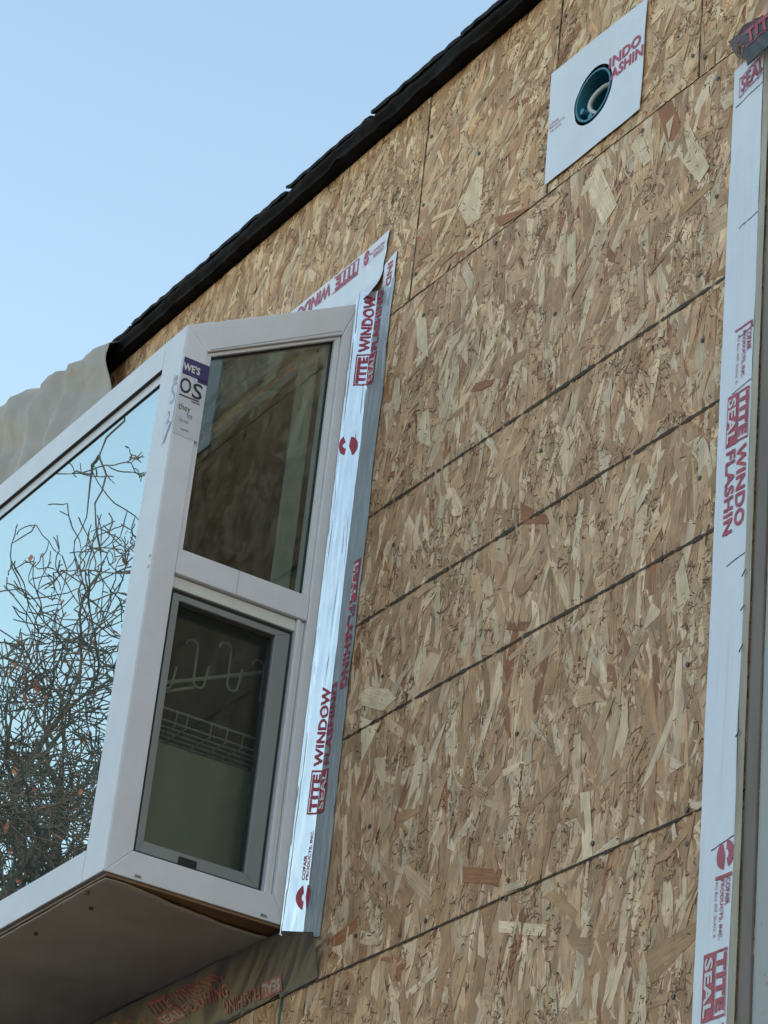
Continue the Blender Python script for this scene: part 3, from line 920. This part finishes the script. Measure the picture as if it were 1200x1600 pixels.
# ---------------------------------------------------------------- flashing at the window
PROF = [(0, (XS + .0025, -.036)), (.12, (XS + .006, -.030)), (.25, (-1.0045, -.0165)), (.42, (-.9950, -.0070)), (.6, (-.980, -.0052)), (1, (-.9440, -.0046))]
def prof(s):
    for (a, p), (b, q) in zip(PROF[:-1], PROF[1:]):
        if s <= b:
            t = max(0, (s - a) / (b - a))
            return Vector((p[0] + (q[0] - p[0]) * t, p[1] + (q[1] - p[1]) * t))
    return Vector(PROF[-1][1])
def side_surf(s, z, lift=0.0):
    s = max(0, min(1, s))
    p = prof(s); d = (prof(min(1, s + .02)) - prof(max(0, s - .02))).normalized()
    n = Vector((d.y, -d.x))
    fold = .0019 * math.sin(s * 34 + 3 * noise.noise((s * 2, z * 3, 0))) * max(0, 1 - abs(z - .75) / .32) * (1 - s * .6)
    fold += .0030 * noise.noise((s * 9, z * 3.2, 4)) + .0015 * noise.noise((s * 16, z * 16 + s * 12, 6))
    fold = abs(fold) + lift
    wob = .0036 * noise.noise((z * 7, 3, 3)) + .0018 * noise.noise((z * 30, 3, 3)) if s > .9 else 0
    zz = z
    return (p.x + n.x * fold + wob, p.y + n.y * fold, zz)
side_tape = tag(empty('flashing_tape', (XS + .03, -.01, .09)), 'wrinkled silver flashing tape running up the right side of the white bay window', 'flashing tape')
def side_z(s, v): return .072 + (1.288 - .072) * v + (.012 * (1 - v) ** 30 * (1 - s) if v < .2 else .010 * s * v ** 30)
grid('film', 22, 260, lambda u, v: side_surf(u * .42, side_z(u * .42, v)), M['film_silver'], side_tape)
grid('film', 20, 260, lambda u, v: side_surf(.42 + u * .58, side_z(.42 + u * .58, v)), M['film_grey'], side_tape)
grid('film', 8, 12, lambda u, v: (-.9850 + (.0385 if v < .98 else .0385) * u, -.0052, 1.282 + (.062 + .012 * u) * v), M['film'], side_tape)
def rot_ccw(s0, s1, z0, z1, lift):      # reads upwards, first line towards the window
    return lambda u, v: side_surf(s1 + (s0 - s1) * v, z0 + (z1 - z0) * u, lift)
def rot_cw(s0, s1, z0, z1, lift):       # reads downwards, first line towards the outside
    return lambda u, v: side_surf(s0 + (s1 - s0) * v, z1 + (z0 - z1) * u, lift)
full_print_on(rot_ccw(.16, .66, 1.095, 1.288, .0010), rot_ccw(.16, .66, 1.095, 1.288, .0014), side_tape)
full_print_on(rot_ccw(.22, .64, .290, .522, .0010), rot_ccw(.22, .64, .290, .522, .0014), side_tape)
red, white = full_print()
red2 = [('FLASHING', .36, .08, .99, .92, .03), ('#rect', 0, 0, .33, 1.0)]
lettering(red2, rot_cw(.70, .96, .500, .738, .0010), M['print_red'], side_tape)
lettering([('SEAL', .025, .12, .31, .86, .03)], rot_cw(.70, .96, .500, .738, .0014), M['print_white'], side_tape)
lettering([('#logo', 0, 0, 1, 1)], rot_ccw(.22, .52, .128, .170, .0010), M['print_red'], side_tape)
lettering([('COFAIR', 0, .7, .5, .95, .02), ('PRODUCTS, INC.', 0, .40, 1, .62, .02), ('PO Box 459 Skokie', 0, .1, .95, .28, .0)], rot_ccw(.24, .5, .178, .262, .0010), M['print_red'], side_tape)
lettering([('#logo', 0, 0, 1, 1)], rot_ccw(.02, .36, .955, .992, .0010), M['print_red'], side_tape)
lettering([('IND', 0.1, .15, .95, .85, .03)], lambda u, v: (-.9760 + .024 * v, -.0060, 1.345 - .060 * u), M['print_red'], side_tape)

top_tape = tag(empty('flashing_tape', (-1.4, -.01, 1.28)), 'pale flashing tape lapped across the wall above the bay window, red letters upside down', 'flashing tape')
def top_surf(u, v, lift=0.0):
    x = -2.5 + (-.9815 + 2.5) * u
    top = 1.4115 + .006 * max(0, (u - .95) / .05)
    z = 1.2745 + (top - 1.2745) * v
    y = -.0058 - .021 * max(0, 1 - v * 2.3) ** 1.6
    w = .0045 * noise.noise((x * 4 + z * 9, z * 3, 1)) + .0025 * noise.noise((x * 11 + z * 26, z * 8, 5))
    y -= abs(w) * min(1, (1 - v) * 2.5) + lift
    if u > .985: x += .004 * noise.noise((v * 5, 1, 1)) - .009 * (1 - v) * (u - .985) / .015
    return (x, y, z)
grid('film', 300, 24, top_surf, M['film'], top_tape)
def top_txt(x0, x1, v0, v1, lift):      # upside down: reads from right to left
    return lambda u, v: top_surf(((x1 + (x0 - x1) * u) + 2.5) / 1.5185, v1 + (v0 - v1) * v, lift)
lettering([('TITE', .02, .1, .30, .9, .045), ('WINDOW', .36, .08, .97, .92, .03), ('#rect', 0, 0, .33, .05), ('#rect', 0, .95, .33, 1), ('#rect', 0, 0, .012, 1)],
          top_txt(-1.345, -1.080, .70, .97, .0010), M['print_red'], top_tape)
lettering([('COFAIR', 0, .7, .5, .95, .02), ('PRODUCTS, INC.', 0, .40, 1, .62, .02), ('#logo', .7, .1, .95, .95), ('#rect', .0, .98, 1, 1)],
          top_txt(-1.066, -.992, .74, .99, .0010), M['print_red'], top_tape)

bot_tape = tag(empty('flashing_tape', (-1.3, -.01, 0)), 'flashing tape with shade painted into its colour under the bay window with red lettering, corner flared onto the wall', 'flashing tape')
def bot_surf(u, v, lift=0.0):
    # u: left to right, v: 0 lower edge, 1 upper edge under the box
    xr = -.936 + .012 * v if v < .75 else -.927 - (v - .75) / .25 * .085
    x = -2.5 + (xr + 2.5) * u
    low = -.012 + .010 * noise.noise((x * 3, 0, 1))
    if x < -1.22: low -= min(.2, (-1.22 - x) * .9)
    elif x < -1.05: low = 0.004 - .012 * ((x + 1.05) / -.17)
    else: low = -.004 + .007 * (x + 1.05) / .115
    top = .0900
    z = low + (top - low) * v
    y = -.0050 - .030 * max(0, (z - .0) / .09) ** 1.15
    f = .0032 * noise.noise((x * 5 - z * 4, z * 3, 1)) + .0016 * noise.noise((x * 24 - z * 30, z * 9, 5)) 
    y -= abs(f) + lift
    # the long loose pleat that catches the light
    dd = (x + 1.10) * .62 - (z - .045)
    y -= .0008 * math.exp(-(dd / .003) ** 2)
    return (x, y, z)
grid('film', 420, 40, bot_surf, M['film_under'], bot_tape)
def bot_txt(x0, x1, z0, z1, lift, flip=False):
    def f(u, v):
        if flip: u, v = 1 - u, 1 - v
        x = x0 + (x1 - x0) * u; z = z0 + (z1 - z0) * v
        for it in range(1):
            pass
        uu = (x + 2.5) / (-.930 + 2.5)
        # invert the vertical parameter of the sheet
        a = bot_surf(uu, 0); vv = max(.0, min(.97, (z - a[2]) / (.0900 - a[2])))
        return bot_surf(uu, vv, lift)
    return f
lettering(full_print()[0], bot_txt(-1.420, -1.200, .030, .082, .0010), M['print_red_shaded'], bot_tape)
lettering(full_print()[1], bot_txt(-1.420, -1.200, .030, .082, .0014), M['grey_print'], bot_tape)  # white letters greyed to match the shade painted into this film
lettering([('FLASHING', .36, .08, .99, .92, .03), ('#rect', 0, 0, .33, 1)], bot_txt(-1.225, -1.035, .006, .030, .0010, True), M['print_red_shaded'], bot_tape)
lettering([('SEAL', .025, .12, .31, .86, .03)], bot_txt(-1.225, -1.035, .006, .030, .0014, True), M['grey_print'], bot_tape)
lettering([('#logo', 0, .0, .22, .95), ('COFAIR', .3, .7, .6, .9, .02), ('PRODUCTS, INC.', .3, .40, 1, .58, .02)], bot_txt(-1.56, -1.44, .03, .075, .0010), M['print_red_shaded'], bot_tape)
teal = prism_obj('teal_seam_strip', [(-1.0495, -.0042, -1.0), (-1.0440, -.0042, -1.0), (-1.0440, -.0042, -.004), (-1.0495, -.0042, -.004)], (0, .0030, 0), M['teal'])
tag(teal, 'narrow teal strip filling the board joint below the bay window corner', 'joint strip')

# ---------------------------------------------------------------- square flashing patch with the outlet hole
patch = tag(empty('flashing_patch', (-.355, -.006, 1.24)), 'square white flashing patch around a round hole below the eave', 'flashing patch')
PC = ((-.4806, 1.2382), (-.2270, 1.2440), (-.2262, 1.4640), (-.4880, 1.4696))
HC, HRX, HRZ = (-.3600, 1.3500), .0515, .0540
def hole_pt(a):
    r = 1 + .03 * noise.noise((math.cos(a) * 2, math.sin(a) * 2, 1))
    return (HC[0] + HRX * r * math.cos(a), HC[1] + HRZ * r * math.sin(a))
def sq_pt(a):
    dx, dz = math.cos(a), math.sin(a)
    best = 1e9
    for i in range(4):
        p, q = PC[i], PC[(i + 1) % 4]
        ex, ez = q[0] - p[0], q[1] - p[1]
        det = dx * (-ez) + ex * dz
        if abs(det) < 1e-9: continue
        rx, rz = p[0] - HC[0], p[1] - HC[1]
        t = (rx * (-ez) + ex * rz) / det
        s = (dx * rz - dz * rx) / det
        if t > 0 and -1e-6 <= s <= 1 + 1e-6: best = min(best, t)
    return (HC[0] + dx * best, HC[1] + dz * best)
angs = sorted([2 * math.pi * k / 64 for k in range(64)] + [math.atan2(c[1] - HC[1], c[0] - HC[0]) % (2 * math.pi) for c in PC])
V, F = [], []
for a in angs:
    h, s = hole_pt(a), sq_pt(a)
    for k in range(5):
        t = k / 4
        px_, pz_ = h[0] + (s[0] - h[0]) * t, h[1] + (s[1] - h[1]) * t
        V.append((px_, -.0065 - .0012 * noise.noise((px_ * 18, pz_ * 14, 2)), pz_))
n = len(angs)
for i in range(n):
    for k in range(4):
        a, b = i * 5 + k, ((i + 1) % n) * 5 + k
        F.append((a, a + 1, b + 1, b))
fo = obj('film', V, F, M['film'], patch)
md = fo.modifiers.new('thick', 'SOLIDIFY'); md.thickness = .0008
def pt(x0, x1, z0, z1):
    def f(u, v):
        x, z = x0 + (x1 - x0) * u, z0 + (z1 - z0) * v
        return (x, -.0065 - .0012 * noise.noise((x * 18, z * 14, 2)) - .0009, z)
    return f
lettering([('INDO', 0, .54, .92, .97, .03), ('ASHIN', 0.06, .03, 1.0, .46, .03)], pt(-.320, -.2275, 1.3480, 1.4000), M['print_red'], patch)
lettering([('COFAIR', 0, .7, .6, .95, .0), ('PRODUCTS', 0, .40, 1, .62, .0), ('Skokie', .1, .1, .8, .28, .0)], pt(-.482, -.437, 1.338, 1.362), M['print_red'], patch)
box_t = tag(empty('outlet_box', (HC[0], .04, HC[1])), 'round blue plastic outlet box recessed in the hole of the square patch', 'outlet box')
bm = bmesh.new()
rings = []
for r, y in ((.0475, -.0065), (.0475, .070), (.044, .070), (.0440, -.0065)):
    rings.append([bm.verts.new((HC[0] + r * math.cos(2 * math.pi * k / 40), y, HC[1] + r * math.sin(2 * math.pi * k / 40))) for k in range(40)])
for a, b in ((0, 1), (1, 2), (2, 3), (3, 0)):
    for k in range(40):
        bm.faces.new((rings[a][k], rings[a][(k + 1) % 40], rings[b][(k + 1) % 40], rings[b][k]))
bm_obj('rim', bm, M['blue_plastic'], box_t, smooth=False)
bm = bmesh.new(); bm.faces.new([bm.verts.new((HC[0] + .046 * math.cos(2 * math.pi * k / 40), .062, HC[1] + .046 * math.sin(2 * math.pi * k / 40))) for k in range(40)])
bm_obj('back_plate', bm, M['navy'], box_t)  # coloured dark to paint in the shade deep inside the box
for a in (200, 255):
    bm = bmesh.new(); tube(bm, [(HC[0] + .036 * math.cos(R(a)), -.003, HC[1] + .036 * math.sin(R(a))), (HC[0] + .036 * math.cos(R(a)), .05, HC[1] + .036 * math.sin(R(a)))], .006, 8)
    bm_obj('screw_boss', bm, M['blue_plastic'], box_t)
bm = bmesh.new()
cp = [(-.325, .045, 1.362), (-.335, .030, 1.374), (-.352, .018, 1.378), (-.372, .012, 1.372), (-.385, .008, 1.358), (-.386, .008, 1.342), (-.375, .012, 1.330), (-.362, .022, 1.320), (-.350, .04, 1.312)]
sm = []
for i in range(len(cp) - 1):
    p0, p1, p2, p3 = [Vector(cp[max(0, min(len(cp) - 1, i + k))]) for k in (-1, 0, 1, 2)]
    for k in range(4):
        t = k / 4
        sm.append(.5 * ((2 * p1) + (-p0 + p2) * t + (2 * p0 - 5 * p1 + 4 * p2 - p3) * t * t + (-p0 + 3 * p1 - 3 * p2 + p3) * t ** 3))
tube(bm, sm, .0042, 10)
tag(bm_obj('electric_cable', bm, M['cable'], None, smooth=True), 'white electric cable curled inside the round blue outlet box', 'cable')

# ---------------------------------------------------------------- right-hand flashing strip, trim and next window
rs = tag(empty('flashing_strip', (.04, -.006, -.3)), 'long white flashing strip with red lettering down the right edge of the strand board', 'flashing tape')
def rs_surf(u, z, lift=0.0):
    xl = .0105 + .003 * noise.noise((z * 3, 0, 1)) + .0007 * noise.noise((z * 25, 0, 1))
    xr = .0795 + .0012 * noise.noise((z * 5, 4, 1))
    x = xl + (xr - xl) * u
    y = -.0062 - abs(.0016 * noise.noise((u * 3, z * 7, 5)) + .0018 * noise.noise((u * 7, z * 2.2, 8))) - lift
    y -= .0022 * math.exp(-((u - .62 - .12 * math.sin(z * 3)) / .06) ** 2) * max(0, noise.noise((0, z * 2.3, 4)) + .35)
    return (x, y, z)
grid('film', 24, 260, lambda u, v: rs_surf(u, -.75 + (1.172 + .75) * v + (.018 * u if v > .99 else 0)), M['film'], rs)
# lap seams: shallow steps where one length of film ends over another
for zc, u0 in ((1.108, .1), (.880, .4), (.690, .55), (.604, .4), (.335, .45), (-.065, .35)):
    V = []
    for k in range(9):
        u = u0 + (1 - u0) * k / 8
        p = rs_surf(u, zc + .012 * (u - .5), .0007); q = rs_surf(u, zc + .012 * (u - .5) - .0016, .0003)
        V += [p, q]
    obj('lap_edge', V, [(2 * k, 2 * k + 1, 2 * k + 3, 2 * k + 2) for k in range(8)], M['steel'], rs)
def rs_cw(u0, u1, z0, z1, lift): return lambda u, v: rs_surf(u0 + (u1 - u0) * v, z1 + (z0 - z1) * u, lift)
full_print_on(rs_cw(.28, .95, .355, .600, .0010), rs_cw(.28, .95, .355, .600, .0016), rs, cut=.9)
full_print_on(rs_cw(.28, .95, -.470, -.205, .0010), rs_cw(.28, .95, -.470, -.205, .0016), rs)
lettering([('#logo', 0, 0, 1, 1)], rs_cw(.55, 1.0, -.100, -.062, .0010), M['print_red'], rs)
lettering([('#rect', 0, 0, 1, 1)], rs_cw(.52, .98, -.112, -.107, .0010), M['print_red'], rs)
lettering([('COFAIR', 0, .7, .45, .95, .025), ('PRODUCTS, INC.', 0, .40, 1, .62, .025), ('PO Box 459, Skokie, IL', 0.02, .12, .95, .28, .0)], rs_cw(.45, .97, -.192, -.113, .0010), M['print_red'], rs)
lettering([('#rect', 0, 0, .03, 1), ('#rect', .04, .9, .12, 1), ('COFAIR', .12, .7, .50, .95, .025), ('PRODUCTS, INC.', .1, .40, .92, .62, .025), ('PO Box 459, Skokie, IL', 0.12, .12, .98, .28, .0)], rs_cw(.42, .98, .612, .705, .0010), M['print_red'], rs)

crump = tag(empty('crumpled_tape', (.04, -.01, 1.17)), 'crumpled dark brown tape bunched at the top of the long white strip', 'tape')
cv = [(.001, -.012, 1.232), (.044, -.030, 1.212), (.053, -.020, 1.231), (.083, -.015, 1.231), (.101, -.040, 1.168), (.082, -.045, 1.158),
      (.045, -.020, 1.169), (.026, -.012, 1.186), (.015, -.015, 1.207), (.055, -.040, 1.181), (.068, -.031, 1.199), (.060, -.026, 1.215), (.034, -.020, 1.200)]
fold = obj('tape_fold', cv, [(0, 12, 1), (0, 8, 12), (8, 7, 12), (7, 6, 9), (7, 9, 12), (12, 9, 10), (1, 12, 10), (1, 10, 11), (1, 11, 2), (2, 11, 3), (11, 10, 3), (3, 10, 4), (10, 9, 4), (9, 5, 4), (9, 6, 5)], M['brown_tape'], crump)
fold.modifiers.new('sub', 'SUBSURF').subdivision_type = 'SIMPLE'
fold.modifiers['sub'].levels = fold.modifiers['sub'].render_levels = 3
tx = bpy.data.textures.new('creases', 'VORONOI'); tx.noise_scale = .016
dm = fold.modifiers.new('creases', 'DISPLACE'); dm.texture = tx; dm.strength = .006; dm.texture_coords = 'LOCAL'
fold.modifiers.new('thick', 'SOLIDIFY').thickness = .001
def flap(u, v):
    return (.086 + .085 * u + .004 * (1 - v), -.0440 - .006 * v - .0035 * abs(noise.noise((u * 4 + v * 2, v * 2, 8))) + .02 * (v > .9) * (v - .9), 1.117 + .052 * v + .012 * (1 - u) * v + .012 * u)
grid('tape_fold', 40, 30, flap, M['film_under'], crump, thick=.001)
lettering([('TITE', 0, .55, .9, .95, .045), ('#rect', -.05, .48, 1, .51), ('#rect', -.05, .97, 1, 1)],
          lambda u, v: (lambda p: (p[0], p[1] - .0015, p[2]))(flap(.04 + .9 * u, .05 + .9 * v)), M['print_red'], crump)
lettering([('SEAL', .02, .05, 1, .42, .03), ('#rect', -.06, -.03, 1, .0), ('#rect', -.06, -.03, -.04, .5), ('#rect', -.06, .44, 1, .47)],
          lambda u, v: rs_surf(min(.99, .25 + .75 * u), 1.118 + .072 * v + .014 * u, .0012), M['print_red'], rs)

trim = tag(empty('trim_board', (.09, -.01, -.9)), 'weathered cream trim strip between the white flashing and the right window', 'trim')
def tr_fn(u, v):
    z = -1.4 + 2.9 * v
    return (.0815 + .0155 * u + .0008 * noise.noise((z * 12, u, 1)), -.0075 - .0015 * u - .0015 * abs(noise.noise((z * 20, u * 3, 2))), z)
grid('face', 4, 160, tr_fn, M['trim_wood'], trim)
box('side_face', .0975, .1215, -.0065, .01, -1.4, 1.16, M['trim_brown'], trim, bevel=.001)
for z, dz in ((.305, .006), (.195, .006), (.075, .005), (.255, .003)):
    bm = bmesh.new(); tube(bm, [(.0800, -.0105, z - .002), (.0880, -.0110, z + dz)], .0009, 5)
    tag(bm_obj('staple', bm, M['steel'], None), {.305: 'uppermost dark staple in the cream trim strip', .195: 'third dark staple down the cream trim strip', .075: 'lowest dark staple in the cream trim strip', .255: 'second dark staple down the cream trim strip, the shortest'}[z], 'staple', 'staples along the trim strip')
wn2 = tag(empty('casement_window', (.6, 0, -.6)), 'grey-white window with flat casing at the right edge of the photograph', 'window')
box('casing', .1220, .185, -.0035, .012, -1.0, 1.14, M['casing'], wn2, bevel=.002)
box('casing', 1.02, 1.09, -.0035, .012, -1.0, 1.14, M['casing'], wn2, bevel=.002)
box('casing', .1855, 1.0195, -.0035, .012, 1.07, 1.14, M['casing'], wn2, bevel=.002)
box('casing', .1855, 1.0195, -.0035, .012, -1.0, -.93, M['casing'], wn2, bevel=.002)
box('pane', .1855, 1.0195, .0040, .0060, -.93, 1.07, M['far_glass'], wn2)

# ---------------------------------------------------------------- unseen house added behind the camera to dim low light on the wall
nb = tag(empty('added_shade_house', (0, -9, -2.9)), 'plain grey house added out of view across the yard to shade the strand board wall', 'house')
box('wall', -8, 8, -14, -8, -2.9, .6, M['shade_house_wall'], nb)
bm = bmesh.new()
prism(bm, [(-8.4, -7.6, .5), (-8.4, -11, 2.2), (-8.4, -14.4, .5)], (16.8, 0, 0))
bm_obj('roof', bm, M['felt'], nb)
for x in (-5.5, -1, 3.5):
    w = box('window', x, x + 1.1, -7.99, -7.94, -1.2, .2, M['vinyl'], nb)
    box('pane', x + .08, x + 1.02, -7.935, -7.93, -1.12, .12, M['far_glass'], w)

# ---------------------------------------------------------------- bare tree across the yard, seen mirrored in the front pane
tree = tag(empty('bare_tree', (-13.6, -5.4, -2.9)), 'bare tangled tree with a few brown leaves, mirrored in the front pane', 'tree')
random.seed(5)
trunk = bmesh.new(); crown = bmesh.new()
leaf_v, leaf_f = [], []


def branch(bm, p, d, length, r, level):
    n = max(4, int(length / .10))
    pts, rads = [p.copy()], [r]
    q = p.copy(); dd = d.copy()
    kids = []
    for i in range(n):
        dd = (dd + Vector((random.gauss(0, .25), random.gauss(0, .25), random.gauss(0, .2) + .012))).normalized()
        q = q + dd * (length / n)
        pts.append(q.copy()); rads.append(max(.0047, r * (1 - .62 * (i + 1) / n)))
        if level < 5 and i >= 1 and random.random() < (.46 if level < 2 else .50):
            kids.append((q.copy(), dd.copy(), rads[-1]))
        if level >= 4 and random.random() < .045:
            s = random.uniform(.02, .055); b = len(leaf_v)
            a = Vector((random.gauss(0, 1), random.gauss(0, 1), random.gauss(0, 1))).normalized(); c = a.cross(Vector((.3, .5, .8))).normalized()
            leaf_v.extend([tuple(q), tuple(q + a * s + c * s * .4), tuple(q + a * s * 1.8), tuple(q + a * s - c * s * .4)]); leaf_f.append((b, b + 1, b + 2, b + 3))
    tube(bm, pts, rads, 6 if level < 2 else (4 if level < 4 else 3), cap=False)
    kids.append((q.copy(), dd.copy(), rads[-1]))
    if level < 5:
        for kp, kd, kr in kids:
            ax = Vector((random.gauss(0, 1), random.gauss(0, 1), random.gauss(0, .8))).normalized()
            nd = (kd * .7 + ax * .85).normalized()
            branch(crown, kp, nd, length * random.uniform(.42, .68), kr * random.uniform(.5, .75), level + 1)


tb = Vector((-13.1, -5.4, -2.9))
pts = [tb, tb + Vector((.1, .05, 1.6)), tb + Vector((-.1, 0, 3.4)), tb + Vector((-.15, -.1, 4.6)), tb + Vector((0, .0, 5.6)), tb + Vector((-.12, -.1, 6.5)), tb + Vector((.05, -.05, 7.4)), tb + Vector((-.1, -.05, 8.5))]
pts2 = pts; LOW, MIDP, TOP = pts[4], pts[5], pts[6]
pts = [pts[0], pts[1], pts[2], MIDP, TOP]
LIMB = [pts[3]]
for k in range(1, 41):
    t = k / 40
    LIMB.append(Vector((-13.45 + .95 * t - .25 * t * t + .16 * noise.noise((k * .35, 1, 1)), -5.5 + .3 * t + .16 * noise.noise((k * .35, 4, 1)), 3.6 + 5.2 * t)))
tube(trunk, LIMB, [.013 - .008 * k / 40 for k in range(41)], 5, cap=False)
LIMB = [LIMB[0], LIMB[13], LIMB[25], LIMB[33], LIMB[40]]
tube(trunk, pts2[:4] + [LOW, MIDP, TOP, pts2[7]], [.16, .14, .12, .10, .075, .055, .035, .012], 10, cap=False)
for k, (base, dx, dy, dz, L, r) in enumerate(((pts[4], .1, .0, 1, 1.7, .03), (pts[3], .9, .2, .65, 2.2, .04), (pts[3], -.7, .5, .8, 2.3, .045),
        (pts[3] + Vector((.05, 0, .6)), .2, -.9, .8, 2.0, .04), (pts[4], -.6, -.3, .6, 1.8, .035), (pts[4], .7, .5, .5, 1.8, .035),
        (LOW + Vector((.0, 0, .3)), .8, .5, .4, 2.1, .045), (LOW + Vector((-.05, 0, .5)), -.8, -.4, .5, 2.2, .045),
        (pts[3] + Vector((0, 0, .3)), .2, .6, .7, 2.1, .045), (pts[3] + Vector((.05, 0, .5)), -.2, .5, .6, 1.6, .035),
        (LIMB[3], -.9, -.1, .25, .8, .012), (LIMB[4], -.7, .1, .3, .6, .009))):
    branch(crown, Vector(base), Vector((dx, dy, dz)).normalized(), L, r, 1)
print('tree faces', len(crown.faces))
bm_obj('trunk', trunk, M['bark'], tree, smooth=True)
bm_obj('crown', crown, M['bark'], tree, smooth=True)
lo = obj('dead_leaves', leaf_v, leaf_f, M['dead_leaf'], tree)
lo['kind'] = 'stuff'
print('script done, strands singled', single)
